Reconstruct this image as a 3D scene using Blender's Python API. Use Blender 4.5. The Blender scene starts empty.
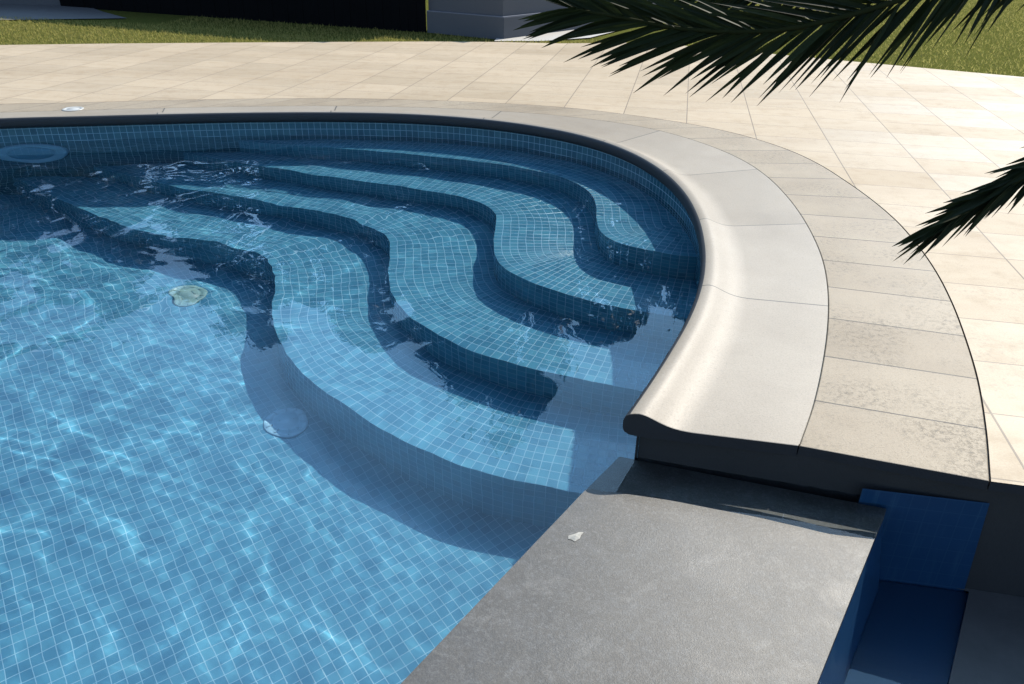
import bpy, math, random
import numpy as np
from mathutils import Vector, Matrix
from mathutils.geometry import delaunay_2d_cdt, tessellate_polygon

sc = bpy.context.scene
COL = sc.collection
rng = np.random.default_rng(11)
random.seed(5)
R = math.radians
SUN_AZ, SUN_EL = 40.0, 41.5            # degrees, azimuth from +Y towards +X
ZW = -0.155                            # pool water level (deck top is z = 0)
ZF = -1.58                             # pool floor
ZSTEP = [-0.29, -0.64, -0.94, -1.22]

# ------------------------------------------------------------------ helpers
def tag(o, label=None, cat=None, group=None, kind=None):
    if label: o['label'] = label
    if cat: o['category'] = cat
    if group: o['group'] = group
    if kind: o['kind'] = kind
    return o

def empty(name, loc, label, cat, group=None):
    o = bpy.data.objects.new(name, None); COL.objects.link(o)
    o.location = loc
    return tag(o, label, cat, group)

def obj(name, verts, faces, mats, parent=None, smooth=False, uvs=None, mat_idx=None):
    """one mesh object from world coordinates; uvs = per-vertex or per-loop uv"""
    me = bpy.data.meshes.new(name)
    off = Vector((0, 0, 0))
    if parent is not None:
        p = parent
        while p: off += p.location; p = p.parent
    me.from_pydata([tuple(Vector(v) - off) for v in verts], [], faces)
    if not isinstance(mats, (list, tuple)): mats = [mats]
    for m in mats: me.materials.append(m)
    if mat_idx is not None: me.polygons.foreach_set('material_index', mat_idx)
    if smooth: me.polygons.foreach_set('use_smooth', [True] * len(me.polygons))
    if uvs is not None:
        lay = me.uv_layers.new(name='UVMap')
        li = np.zeros(len(me.loops), dtype=np.int32); me.loops.foreach_get('vertex_index', li)
        u = np.asarray(uvs, float)
        if len(u) == len(me.vertices): u = u[li]
        lay.data.foreach_set('uv', u.ravel())
    me.update()
    o = bpy.data.objects.new(name, me); COL.objects.link(o)
    if parent is not None: o.parent = parent
    return o

class MB:
    def __init__(s): s.v = []; s.f = []; s.uv = []
    def add(s, v, f, uv=None):
        n = len(s.v); s.v += [tuple(x) for x in v]; s.f += [tuple(i + n for i in q) for q in f]
        s.uv += list(uv) if uv is not None else [(0, 0)] * len(v)
    def box(s, c, d, rz=0.0, bev=0.0):
        x, y, z = [q / 2 for q in d]; b = min(bev, x * .9, y * .9, z * .9)
        V = []; ca, sa = math.cos(rz), math.sin(rz)
        if b <= 0:
            P = [(-x, -y, -z), (x, -y, -z), (x, y, -z), (-x, y, -z), (-x, -y, z), (x, -y, z), (x, y, z), (-x, y, z)]
            F = [(3, 2, 1, 0), (4, 5, 6, 7), (0, 1, 5, 4), (1, 2, 6, 5), (2, 3, 7, 6), (3, 0, 4, 7)]
        else:
            P = []; F = []
            lay = [(-z, b), (-z + b, 0), (z - b, 0), (z, b)]
            for zz, i in lay:
                P += [(-x + i, -y + i, zz), (x - i, -y + i, zz), (x - i, y - i, zz), (-x + i, y - i, zz)]
            F.append((3, 2, 1, 0)); F.append((12, 13, 14, 15))
            for k in range(3):
                for j in range(4):
                    F.append((4 * k + j, 4 * k + (j + 1) % 4, 4 * k + 4 + (j + 1) % 4, 4 * k + 4 + j))
        for p in P: V.append((c[0] + p[0] * ca - p[1] * sa, c[1] + p[0] * sa + p[1] * ca, c[2] + p[2]))
        s.add(V, F)
    def tube(s, pts, radii, n=8, cap=True):
        pts = [Vector(p) for p in pts]; base = len(s.v); ring = []
        for i, p in enumerate(pts):
            t = (pts[min(i + 1, len(pts) - 1)] - pts[max(i - 1, 0)]).normalized()
            a = t.cross(Vector((0, 0, 1)) if abs(t.z) < .9 else Vector((1, 0, 0))).normalized(); b = t.cross(a)
            for k in range(n):
                an = 2 * math.pi * k / n
                s.v.append(tuple(p + (a * math.cos(an) + b * math.sin(an)) * radii[i])); s.uv.append((0, 0))
        for i in range(len(pts) - 1):
            for k in range(n):
                s.f.append((base + i * n + k, base + i * n + (k + 1) % n, base + (i + 1) * n + (k + 1) % n, base + (i + 1) * n + k))
        if cap:
            s.f.append(tuple(base + k for k in reversed(range(n)))); s.f.append(tuple(base + (len(pts) - 1) * n + k for k in range(n)))
    def build(s, name, m, parent=None, smooth=False, uv=False):
        return obj(name, s.v, s.f, m, parent, smooth, s.uv if uv else None)

def catmull(P, step=0.04):
    P = [np.array(p, float) for p in P]
    P = [2 * P[0] - P[1]] + P + [2 * P[-1] - P[-2]]
    out = []
    for i in range(1, len(P) - 2):
        n = max(2, int(np.linalg.norm(P[i + 1] - P[i]) / step))
        for k in range(n):
            t = k / n; a, b, c, d = P[i - 1], P[i], P[i + 1], P[i + 2]
            out.append(.5 * (2 * b + (c - a) * t + (2 * a - 5 * b + 4 * c - d) * t * t + (3 * b - a - 3 * c + d) * t ** 3))
    out.append(P[-2]); return np.array(out)

def resample(C, step):
    s = arc(C); n = max(2, int(round(s[-1] / step)) + 1); q = np.linspace(0, s[-1], n)
    return np.c_[np.interp(q, s, C[:, 0]), np.interp(q, s, C[:, 1])]

def arc(C): return np.r_[0, np.cumsum(np.linalg.norm(np.diff(C, axis=0), axis=1))]
def at(C, s):
    a = arc(C); return np.c_[np.interp(s, a, C[:, 0]), np.interp(s, a, C[:, 1])]
def near_s(C, p):
    a = arc(C); best = (1e9, 0)
    for i in range(len(C) - 1):
        u, v = C[i], C[i + 1]; w = v - u; t = float(np.clip(((p - u) @ w) / (w @ w + 1e-12), 0, 1))
        d = np.linalg.norm(p - u - t * w)
        if d < best[0]: best = (d, a[i] + t * (a[i + 1] - a[i]))
    return best[1]
def offset(C, d):
    t = np.gradient(C, axis=0); t /= np.linalg.norm(t, axis=1)[:, None]
    return C + np.c_[t[:, 1], -t[:, 0]] * d          # to the right of the travel direction
def inside(poly, X, Y):
    r = np.zeros(X.shape, bool); n = len(poly)
    for i in range(n):
        x0, y0 = poly[i]; x1, y1 = poly[(i + 1) % n]
        c = ((y0 > Y) != (y1 > Y)); 
        with np.errstate(divide='ignore', invalid='ignore'):
            xx = (x1 - x0) * (Y - y0) / (y1 - y0 + 1e-15) + x0
        r ^= c & (X < xx)
    return r
def fill(polys, z):
    """flat sheet: first polygon outside, the rest holes"""
    vl = [[Vector((x, y, 0)) for x, y in p] for p in polys]
    tri = tessellate_polygon(vl); v = [(q.x, q.y, z) for p in vl for q in p]
    f = []
    for t in tri:
        a, b, c = [Vector(v[i]) for i in t]
        f.append(tuple(t) if (b - a).cross(c - a).z > 0 else tuple(reversed(t)))
    return v, f

# ------------------------------------------------------------------ node helpers
class NT:
    def __init__(s, name):
        s.m = bpy.data.materials.new(name); s.m.use_nodes = True; s.t = s.m.node_tree
        s.b = s.t.nodes['Principled BSDF']; s.out = s.t.nodes['Material Output']
    def n(s, k, **kw):
        q = s.t.nodes.new(k)
        for a, v in kw.items(): setattr(q, a, v)
        return q
    def l(s, a, b): s.t.links.new(a, b)
    def val(s, sock, x):
        if hasattr(x, 'links') or hasattr(x, 'is_linked'): s.l(x, sock)
        else: sock.default_value = x
    def math(s, op, a, b=0.0, c=0.0, clamp=False):
        q = s.n('ShaderNodeMath', operation=op); q.use_clamp = clamp
        s.val(q.inputs[0], a); s.val(q.inputs[1], b); s.val(q.inputs[2], c); return q.outputs[0]
    def mix(s, f, a, b, blend='MIX'):
        q = s.n('ShaderNodeMix', data_type='RGBA', blend_type=blend)
        s.val(q.inputs[0], f)
        for k, x in ((6, a), (7, b)):
            if isinstance(x, tuple): q.inputs[k].default_value = (*x, 1)
            else: s.l(x, q.inputs[k])
        return q.outputs[2]
    def noise(s, vec, scale, detail=4, rough=.55, dist=0.0):
        q = s.n('ShaderNodeTexNoise'); q.inputs['Scale'].default_value = scale; q.inputs['Detail'].default_value = detail
        q.inputs['Roughness'].default_value = rough; q.inputs['Distortion'].default_value = dist
        if vec is not None: s.l(vec, q.inputs['Vector'])
        return q.outputs['Fac']
    def ramp(s, f, stops):
        q = s.n('ShaderNodeValToRGB'); s.l(f, q.inputs[0]); e = q.color_ramp.elements
        while len(e) < len(stops): e.new(.5)
        for i, (p, c) in enumerate(stops):
            e[i].position = p; e[i].color = (*c, 1) if isinstance(c, tuple) else (c, c, c, 1)
        return q.outputs[0]
    def obco(s): return s.n('ShaderNodeTexCoord').outputs['Object']
    def uv(s): return s.n('ShaderNodeTexCoord').outputs['UV']
    def sep(s, v):
        q = s.n('ShaderNodeSeparateXYZ'); s.l(v, q.inputs[0]); return q.outputs
    def comb(s, x, y, z=0.0):
        q = s.n('ShaderNodeCombineXYZ'); s.val(q.inputs[0], x); s.val(q.inputs[1], y); s.val(q.inputs[2], z); return q.outputs[0]
    def white(s, v):
        q = s.n('ShaderNodeTexWhiteNoise', noise_dimensions='3D'); s.l(v, q.inputs['Vector']); return q.outputs
    def rot(s, v, ang, scale=(1, 1, 1), loc=(0, 0, 0)):
        q = s.n('ShaderNodeMapping'); s.l(v, q.inputs[0]); q.inputs['Rotation'].default_value = (0, 0, ang)
        q.inputs['Scale'].default_value = scale; q.inputs['Location'].default_value = loc; return q.outputs[0]
    def bump(s, h, strength=.3, dist=.01):
        q = s.n('ShaderNodeBump'); q.inputs['Strength'].default_value = strength; q.inputs['Distance'].default_value = dist
        s.l(h, q.inputs['Height']); s.l(q.outputs[0], s.b.inputs['Normal'])
    def set(s, **kw):
        for k, v in kw.items():
            i = s.b.inputs[k.replace('_', ' ')]
            if isinstance(v, tuple): i.default_value = (*v, 1)
            else: s.val(i, v)
        return s.m

def frac_edge(t, x, half):
    """1 inside a joint of half width `half` round the integers of x"""
    f = t.math('FRACT', x); d = t.math('ABSOLUTE', t.math('SUBTRACT', f, .5))
    return t.math('GREATER_THAN', d, .5 - half)

# ------------------------------------------------------------------ materials
def mosaic(name, use_uv=True, ang=0.0, size=.052, dark=1.0):
    t = NT(name)
    v = t.uv() if use_uv else t.rot(t.obco(), ang)
    wob = t.noise(v, 3.0, 2)
    x, y, z = t.sep(v)
    x = t.math('DIVIDE', x, size); y = t.math('DIVIDE', y, size)
    # sheets of 6x6 pieces have slightly different joints
    jx = frac_edge(t, x, .035); jy = frac_edge(t, y, .035)
    j = t.math('MAXIMUM', jx, jy)
    cell = t.comb(t.math('FLOOR', x), t.math('FLOOR', y))
    wn = t.white(cell)
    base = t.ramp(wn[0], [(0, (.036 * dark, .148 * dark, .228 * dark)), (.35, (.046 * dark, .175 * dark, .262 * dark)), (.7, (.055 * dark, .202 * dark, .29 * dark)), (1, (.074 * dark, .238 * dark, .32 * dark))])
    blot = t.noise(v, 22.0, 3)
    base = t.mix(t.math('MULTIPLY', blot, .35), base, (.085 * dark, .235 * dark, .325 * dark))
    grout = t.mix(t.noise(v, 9.0, 3), (.16, .31, .41), (.22, .38, .47))
    col = t.mix(j, base, grout)
    t.l(col, t.b.inputs['Base Color'])
    t.l(t.math('MULTIPLY_ADD', j, .5, .18), t.b.inputs['Roughness'])
    t.b.inputs['Specular IOR Level'].default_value = .4
    t.bump(t.math('SUBTRACT', t.math('MULTIPLY', wn[0], .15), j), .25, .002)
    return t.m

M_TILE = mosaic('blue mosaic tile')
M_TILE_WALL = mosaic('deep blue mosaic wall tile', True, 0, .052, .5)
M_TILE_FLOOR = mosaic('blue mosaic floor tile', False, R(53), .0452)

def stone(name, c0, c1, uvjoint=False, rough=(.42, .6), bump=.15, stain=(.5, .45, .4), spec=.5, joint_half=.0035, stain_amt=.35, weather=0.0):
    t = NT(name); v = t.obco()
    big = t.noise(v, 1.1, 5, .6); mid = t.noise(v, 7.0, 6, .65); fine = t.noise(v, 160.0, 3, .7)
    col = t.mix(mid, c0, c1)
    col = t.mix(t.math('MULTIPLY', t.ramp(big, [(.42, 0.), (.75, 1.)]), stain_amt), col, stain, 'MULTIPLY')
    col = t.mix(t.math('MULTIPLY', t.ramp(fine, [(.35, 1.), (.6, 0.)]), .22), col, (.3, .28, .26), 'MULTIPLY')
    h = t.math('MULTIPLY', fine, .6)
    if weather:
        wz = t.noise(v, 42.0, 6, .8); wb = t.noise(v, 2.6, 4, .6)
        msk = t.math('MULTIPLY', t.ramp(wz, [(.50, 0.), (.64, 1.)]), t.ramp(wb, [(.40, 0.), (.62, 1.)]))
        col = t.mix(t.math('MULTIPLY', msk, weather), col, (.11, .098, .082)); h = t.math('SUBTRACT', h, msk)
    if uvjoint:
        x, y, z = t.sep(t.uv())
        w = t.white(t.comb(t.math('FLOOR', x), 3.0))
        col = t.mix(t.math('MULTIPLY', w[0], .30), col, (.6, .56, .5), 'MULTIPLY')
        pore = t.math('MULTIPLY', t.ramp(t.noise(v, 95.0, 4, .75), [(.57, 0.), (.66, 1.)]), .35)
        col = t.mix(pore, col, (.12, .108, .092)); h = t.math('SUBTRACT', h, pore)
        j = frac_edge(t, x, joint_half)
        col = t.mix(j, col, (.07, .062, .054)); h = t.math('SUBTRACT', h, t.math('MULTIPLY', j, 3.0))
    t.l(col, t.b.inputs['Base Color'])
    t.l(t.math('ADD', t.math('MULTIPLY', mid, rough[1] - rough[0]), rough[0]), t.b.inputs['Roughness'])
    t.b.inputs['Specular IOR Level'].default_value = spec
    t.bump(h, bump, .003)
    return t.m

M_COPING = stone('pale honed coping stone', (.280, .240, .188), (.325, .284, .230), True, (.42, .54), .20, spec=.19)
M_BORDER = stone('weathered border paving', (.265, .218, .158), (.365, .305, .226), True, (.46, .62), .3, spec=.12, joint_half=.0105, stain_amt=.5, weather=.75)
M_BED = stone('sand grey grout', (.13, .112, .09), (.16, .14, .112))

def deck_mat():
    t = NT('cream deck tiles'); v0 = t.obco()
    yaw = R(11.2706)
    v = t.rot(v0, yaw)                                   # x along the short joints, y along the long ones
    x, y, z = t.sep(v)
    x = t.math('DIVIDE', t.math('ADD', x, .9745), .5458); y = t.math('DIVIDE', t.math('SUBTRACT', y, 2.559), .3935)
    jx = frac_edge(t, x, .0075); jy = frac_edge(t, y, .0075)
    j = t.math('MAXIMUM', jx, jy)
    cell = t.comb(t.math('FLOOR', x), t.math('FLOOR', y))
    w = t.white(cell)
    streak = t.noise(t.rot(v0, yaw, (1.5, 9.0, 1)), 1.0, 5, .6)
    mid = t.noise(v0, 6.0, 6, .65); fine = t.noise(v0, 140.0, 3, .7)
    col = t.mix(w[0], (.362, .288, .200), (.392, .314, .221))
    col = t.mix(t.math('MULTIPLY', t.ramp(streak, [(.4, 0.), (.7, 1.)]), .5), col, (.43, .355, .255))
    col = t.mix(t.math('MULTIPLY', t.ramp(mid, [(.5, 0.), (.72, 1.)]), .35), col, (.62, .54, .44), 'MULTIPLY')
    col = t.mix(t.math('MULTIPLY', t.ramp(fine, [(.35, 1.), (.6, 0.)]), .2), col, (.3, .28, .26), 'MULTIPLY')
    band = t.noise(t.rot(v0, R(-4), (.22, 1.1, 1)), 1.0, 3, .5)
    col = t.mix(t.math('MULTIPLY', t.ramp(band, [(.42, 0.), (.62, 1.)]), .22), col, (.62, .56, .47), 'MULTIPLY')
    dirt = t.math('MULTIPLY', t.ramp(t.noise(v0, 38.0, 6, .8), [(.52, 0.), (.66, 1.)]), t.ramp(t.noise(v0, 1.7, 4, .6), [(.45, 0.), (.62, 1.)]))
    col = t.mix(t.math('MULTIPLY', dirt, .55), col, (.16, .135, .105))
    col = t.mix(j, col, (.165, .132, .098))
    t.l(col, t.b.inputs['Base Color'])
    r = t.math('ADD', t.math('MULTIPLY', w[1] if False else w[0], .22), t.math('MULTIPLY_ADD', mid, .15, .42))
    t.l(r, t.b.inputs['Roughness'])
    t.b.inputs['Specular IOR Level'].default_value = .13
    t.bump(t.math('SUBTRACT', t.math('MULTIPLY', fine, .5), t.math('MULTIPLY', j, 3.0)), .3, .004)
    return t.m
M_DECK = deck_mat()

def weir_mat():
    t = NT('grey basalt weir stone'); v = t.obco()
    big = t.noise(v, 2.2, 6, .6); mid = t.noise(v, 14.0, 6, .7); fine = t.noise(v, 220.0, 3, .8)
    crack = t.n('ShaderNodeTexVoronoi', feature='DISTANCE_TO_EDGE'); crack.inputs['Scale'].default_value = 5.0
    nn = t.n('ShaderNodeTexNoise'); nn.inputs['Scale'].default_value = 7.0; nn.inputs['Detail'].default_value = 6; t.l(v, nn.inputs['Vector'])
    t.l(t.mix(.35, v, nn.outputs['Color']), crack.inputs['Vector'])
    col = t.mix(t.ramp(big, [(.35, 0.), (.7, 1.)]), (.052, .046, .038), (.090, .079, .064))
    col = t.mix(t.math('MULTIPLY', t.ramp(mid, [(.5, 0.), (.7, 1.)]), .5), col, (.125, .123, .118))
    mot = t.noise(v, 5.5, 7, .7, .8)
    col = t.mix(t.math('MULTIPLY', t.ramp(mot, [(.46, 0.), (.64, 1.)]), .42), col, (.35, .33, .31), 'MULTIPLY')
    col = t.mix(t.math('MULTIPLY', t.ramp(t.noise(v, 8.5, 5, .7, 1.2), [(.57, 0.), (.66, 1.)]), .38), col, (.165, .155, .138))
    grit = t.noise(v, 75.0, 4, .8)
    col = t.mix(t.math('MULTIPLY', t.ramp(grit, [(.48, 0.), (.66, 1.)]), .55), col, (.14, .138, .132))
    col = t.mix(t.math('MULTIPLY', t.ramp(fine, [(.4, 1.), (.62, 0.)]), .6), col, (.024, .023, .022))
    wet = t.ramp(t.noise(v, 3.4, 5, .65, .6), [(.50, 0.), (.60, 1.)])
    col = t.mix(t.math('MULTIPLY', wet, .22), col, (.40, .40, .42), 'MULTIPLY')
    lime = t.math('MULTIPLY', t.ramp(crack.outputs['Distance'], [(0., 1.), (.012, 0.)]), t.ramp(big, [(.58, 0.), (.68, 1.)]))
    col = t.mix(t.math('MULTIPLY', lime, .35), col, (.17, .165, .16))
    t.l(col, t.b.inputs['Base Color'])
    t.l(t.math('SUBTRACT', t.math('MULTIPLY_ADD', mid, .12, .48), t.math('MULTIPLY', wet, .05)), t.b.inputs['Roughness'])
    t.bump(t.math('ADD', fine, t.math('MULTIPLY', mid, .6)), .3, .003)
    return t.m
M_WEIR = weir_mat()

def plain(name, c0, c1, scale=6.0, rough=.6, bump=.1, fine=80.0, spec=.4):
    t = NT(name); v = t.obco(); a = t.noise(v, scale, 6, .65); b = t.noise(v, fine, 3, .7)
    t.l(t.mix(a, c0, c1), t.b.inputs['Base Color']); t.b.inputs['Roughness'].default_value = rough
    t.b.inputs['Specular IOR Level'].default_value = spec
    t.bump(t.math('ADD', b, a), bump, .004); return t.m
M_SHADESTONE = plain('stone face darkened as shade', (.014, .016, .020), (.024, .026, .030), 9.0, .6, .2)  # shade put into the colour of coping nose, cut ends and slab edges
def navy_mat():
    t = NT('navy channel lining'); v = t.uv(); x, y, z = t.sep(v)
    st = t.noise(t.comb(t.math('MULTIPLY', x, 30.0), t.math('MULTIPLY', y, 2.5)), 1.0, 4, .65); a = t.noise(t.obco(), 6.0, 4)
    jx = frac_edge(t, t.math('DIVIDE', x, .052), .03); jy = frac_edge(t, t.math('DIVIDE', y, .052), .03)
    col = t.mix(a, (.007, .036, .092), (.012, .050, .118)); col = t.mix(t.math('MULTIPLY', t.ramp(st, [(.55, 0.), (.75, 1.)]), .5), col, (.03, .085, .15))
    col = t.mix(t.math('MULTIPLY', t.math('MAXIMUM', jx, jy), .35), col, (.03, .08, .14))
    t.l(col, t.b.inputs['Base Color']); t.b.inputs['Roughness'].default_value = .3; t.b.inputs['Specular IOR Level'].default_value = .3; return t.m
M_NAVY = navy_mat()
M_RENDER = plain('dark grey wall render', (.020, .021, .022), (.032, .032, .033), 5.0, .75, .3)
M_LOWPAVE = plain('grey lower paving', (.045, .044, .043), (.10, .097, .092), 7.0, .6, .3)
M_FENCE = plain('black painted fence board', (.0035, .0038, .0045), (.006, .0065, .0075), 4.0, .95, .05, spec=.02)
M_GREYWALL = plain('slate grey painted wall', (.068, .072, .084), (.082, .087, .098), 2.0, .8, .1)
M_LEDGE = plain('pale grey ledge strip', (.14, .15, .18), (.16, .17, .20), 2.0, .8, .05)
M_CONC = plain('pale concrete', (.085, .084, .082), (.115, .113, .11), 3.0, .8, .2)
M_PATH = plain('pale path paving', (.32, .305, .275), (.36, .34, .31), 3.0, .7, .1)
M_WHITE = plain('white plastic', (.34, .335, .31), (.42, .415, .39), 8.0, .35, .02, spec=.5)
M_DRAIN = plain('pale drain cover plastic', (.20, .36, .46), (.24, .40, .50), 8.0, .4, .02)
M_DRAIN2 = plain('greenish drain cover plastic', (.17, .31, .31), (.26, .37, .33), 14.0, .4, .02)
M_LENS = plain('blue tinted light glass', (.10, .24, .36), (.12, .28, .40), 8.0, .15, .02, spec=.6)
M_RING = plain('pale blue light ring', (.20, .38, .52), (.24, .42, .55), 8.0, .4, .02)
M_LEAFSCRAP = plain('bleached leaf scrap', (.24, .225, .19), (.34, .325, .29), 60.0, .8, .3)
M_SOIL = plain('dark soil', (.03, .025, .02), (.05, .04, .03), 9.0, .95, .6)
M_TRUNK = plain('brown bark', (.06, .045, .03), (.12, .09, .065), 9.0, .9, .8, 30.0)

def lawn_mat():
    t = NT('short lawn'); v = t.obco(); a = t.noise(v, 1.5, 5, .6); b = t.noise(v, 45.0, 4, .8); c = t.noise(v, 9.0, 4, .7)
    col = t.mix(a, (.095, .10, .022), (.14, .138, .034)); col = t.mix(t.math('MULTIPLY', t.ramp(c, [(.45, 0.), (.7, 1.)]), .5), col, (.13, .122, .035))
    col = t.mix(t.math('MULTIPLY', t.ramp(b, [(.4, 1.), (.6, 0.)]), .6), col, (.02, .03, .008))
    t.l(col, t.b.inputs['Base Color']); t.b.inputs['Roughness'].default_value = 1; t.b.inputs['Specular IOR Level'].default_value = 0
    t.bump(b, .8, .03); return t.m
M_LAWN = lawn_mat()

def leaf_mat(name, c0, c1, rough=.45, trans=.25, spec=.4):
    t = NT(name); v = t.obco(); g = t.n('ShaderNodeNewGeometry')
    col = t.mix(g.outputs['Random Per Island'], c0, c1); col = t.mix(t.math('MULTIPLY', t.noise(v, 30.0, 3), .4), col, tuple(x * .6 for x in c0))
    t.l(col, t.b.inputs['Base Color']); t.b.inputs['Roughness'].default_value = rough; t.b.inputs['Specular IOR Level'].default_value = spec
    if trans > 0:
        tr = t.n('ShaderNodeBsdfTranslucent'); t.l(col, tr.inputs['Color']); mx = t.n('ShaderNodeMixShader'); mx.inputs[0].default_value = trans
        t.l(t.b.outputs[0], mx.inputs[1]); t.l(tr.outputs[0], mx.inputs[2]); t.l(mx.outputs[0], t.out.inputs[0])
    return t.m
M_GRASS = leaf_mat('grass blade', (.23, .22, .06), (.40, .35, .12), .9, .5, 0)
M_PALM = leaf_mat('dark palm leaflet', (.010, .016, .007), (.024, .034, .011), .6, .16, .08)
M_RACHIS = plain('green palm stalk', (.016, .021, .008), (.028, .03, .012), 20.0, .8, .1, spec=.03)
M_TREELEAF = leaf_mat('tree leaf', (.025, .05, .014), (.05, .085, .022), .6, .2)

def water_mat():
    m = bpy.data.materials.new('clear pool water'); m.use_nodes = True; t = m.node_tree; t.nodes.clear()
    o = t.nodes.new('ShaderNodeOutputMaterial'); g = t.nodes.new('ShaderNodeBsdfGlass')
    g.inputs['IOR'].default_value = 1.33; g.inputs['Roughness'].default_value = 0; g.inputs['Color'].default_value = (.93, .98, 1, 1)
    t.links.new(g.outputs[0], o.inputs[0]); return m
M_WATER = water_mat()

# ------------------------------------------------------------------ plan of the pool (metres, deck level)
E_PTS = [(0.380,2.166),(0.499,2.401),(0.603,2.619),(0.713,2.865),(0.813,3.132),(0.895,3.412),(0.963,3.744),(1.013,4.155),(1.019,4.592),(0.963,5.014),(0.839,5.414),(0.649,5.759),(0.403,6.031),(0.094,6.252),(-0.264,6.418),(-0.626,6.521),(-1.030,6.575),(-1.569,6.576),(-2.222,6.511),(-2.887,6.399),(-3.493,6.276),(-4.064,6.158),(-5.2,5.82),(-6.3,5.1),(-6.9,4.0),(-7.0,2.5),(-7.0,0.5),(-7.0,-3.0)]
M_PTS = [(0.945,2.061),(1.088,2.337),(1.234,2.662),(1.368,2.999),(1.480,3.327),(1.569,3.654),(1.633,3.994),(1.678,4.352),(1.700,4.720),(1.694,5.084),(1.645,5.430),(1.535,5.764),(1.368,6.077),(1.160,6.346),(0.887,6.570),(0.554,6.745),(0.209,6.875),(-0.30,6.985),(-0.860,7.050),(-1.649,7.045),(-2.426,6.952),(-3.100,6.830),(-4.18,6.60),(-5.42,6.28),(-6.7,5.4),(-7.4,4.15),(-7.5,2.5),(-7.5,0.5),(-7.5,-3.0)]
D_PTS = [(1.482,1.895),(1.617,2.175),(1.761,2.507),(1.887,2.852),(1.996,3.188),(2.088,3.532),(2.158,3.891),(2.206,4.269),(2.215,4.673),(2.193,5.076),(2.152,5.439),(2.060,5.785),(1.893,6.120),(1.673,6.405),(1.372,6.663),(0.934,6.931),(0.424,7.160),(-0.241,7.300),(-0.890,7.365),(-1.717,7.370),(-2.529,7.270),(-3.240,7.140),(-3.940,6.990),(-4.511,6.880),(-5.7,6.55),(-7.0,5.7),(-7.85,4.3),(-8.0,2.5),(-8.0,0.5),(-8.0,-3.0)]
E_AN = [(0.380,2.166),(0.845,3.222),(1.006,4.10),(0.985,5.040),(0.659,5.788),(-0.270,6.432),(-1.551,6.601),(-2.927,6.401),(-4.3,6.1),(-5.6,5.6),(-6.6,4.6),(-7.0,3.2),(-7.0,1.8),(-7.0,.4),(-7.0,-3.0)]
M_AN = [(0.945,2.061),(1.412,3.118),(1.652,4.190),(1.660,5.271),(1.183,6.351),(-0.13,6.955),(-1.60,7.05),(-3.05,6.84),(-4.4,6.55),(-5.9,6.0),(-7.05,4.9),(-7.5,3.3),(-7.5,1.8),(-7.5,.4),(-7.5,-3.0)]
JM = [(0.945,2.061),(1.088,2.337),(1.234,2.662),(1.368,2.999),(1.480,3.327),(1.569,3.654),(1.633,3.994),(1.678,4.352),(1.700,4.720),(1.694,5.084),(1.645,5.430),(1.535,5.764)]
JD = D_PTS[:12]

EC, MC, DC = catmull(E_PTS), catmull(M_PTS), catmull(D_PTS)
WALLC = offset(EC, .05)                       # pool wall face, under the coping
C_DIR = np.array([math.cos(R(55.9)), math.sin(R(55.9))])          # the weir runs this way
C_N = np.array([C_DIR[1], -C_DIR[0]])                             # towards the channel
END_DIR = np.array([math.cos(R(-16.95)), math.sin(R(-16.95))])    # cut end of the coping
END_N = np.array([-END_DIR[1], END_DIR[0]])                       # away from the camera
DECK_DIR = np.array([math.cos(R(-11.27)), math.sin(R(-11.27))])

def pair_map(A, a_an, B, b_an, n_sub=26):
    sa = [near_s(A, np.array(p)) for p in a_an]; sb = [near_s(B, np.array(p)) for p in b_an]
    sa[0] = sb[0] = 0.0
    u = []; qa = []; qb = []
    for i in range(len(sa) - 1):
        for k in range(n_sub):
            t = k / n_sub; u.append(i + t); qa.append(sa[i] + t * (sa[i + 1] - sa[i])); qb.append(sb[i] + t * (sb[i + 1] - sb[i]))
    u.append(len(sa) - 1); qa.append(sa[-1]); qb.append(sb[-1])
    # smooth the correspondence a little so that the curve has no kinks
    return np.array(u), at(A, np.array(qa)), at(B, np.array(qb))

# ================================================================== SWIMMING POOL
pool = empty('swimming_pool', (-2.5, 3.2, ZF), 'curved swimming pool lined with blue mosaic tiles, wavy steps in its far corner', 'pool')

# --- coping: swept bullnose with a raised lip
u, Ea, Ma = pair_map(EC, E_AN, MC, M_AN)
PROF = [(None, -.042), (.08, -.042), (.045, -.0405), (.024, -.038), (.009, -.030), (.002, -.018), (0, -.004), (0, .012), (.002, .025), (.009, .036), (.020, .0435), (.035, .047), (.050, .049), (.064, .0475), (.079, .043), (.099, .034), (.122, .0235), (.145, .0145), (.168, .008), (.195, .003), (.23, 0), (.4, 0), (None, 0)]
GAP = .0035
V = []; UV = []; F = []
for i in range(len(u)):
    d = Ma[i] - Ea[i]; W = np.linalg.norm(d); d = d / W
    for a, z in PROF:
        w = (W - GAP) if a is None else a
        p = Ea[i] + d * w
        V.append((p[0], p[1], z)); UV.append((u[i], w))
nP = len(PROF)
for i in range(len(u) - 1):
    for k in range(nP - 1):
        a = i * nP + k; F.append((a, a + nP, a + nP + 1, a + 1))
n0 = len(V)
for k in range(nP): V.append(V[k]); UV.append((.5, PROF[k][1]))
F.append(tuple(range(n0, n0 + nP)))
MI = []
for q in F: MI.append(1 if (len(q) > 4 or (q[0] < n0 and q[0] % nP < 10)) else 0)  # underside, nose and cut end get the painted shade, the top stays pale
cop = obj('coping', V, F, [M_COPING, M_SHADESTONE], pool, True, UV, MI)
for p in cop.data.polygons:
    if len(p.vertices) > 4: p.use_smooth = False
tag(cop, 'pale stone coping with a rolled nose, cut off square beside the weir')

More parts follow.
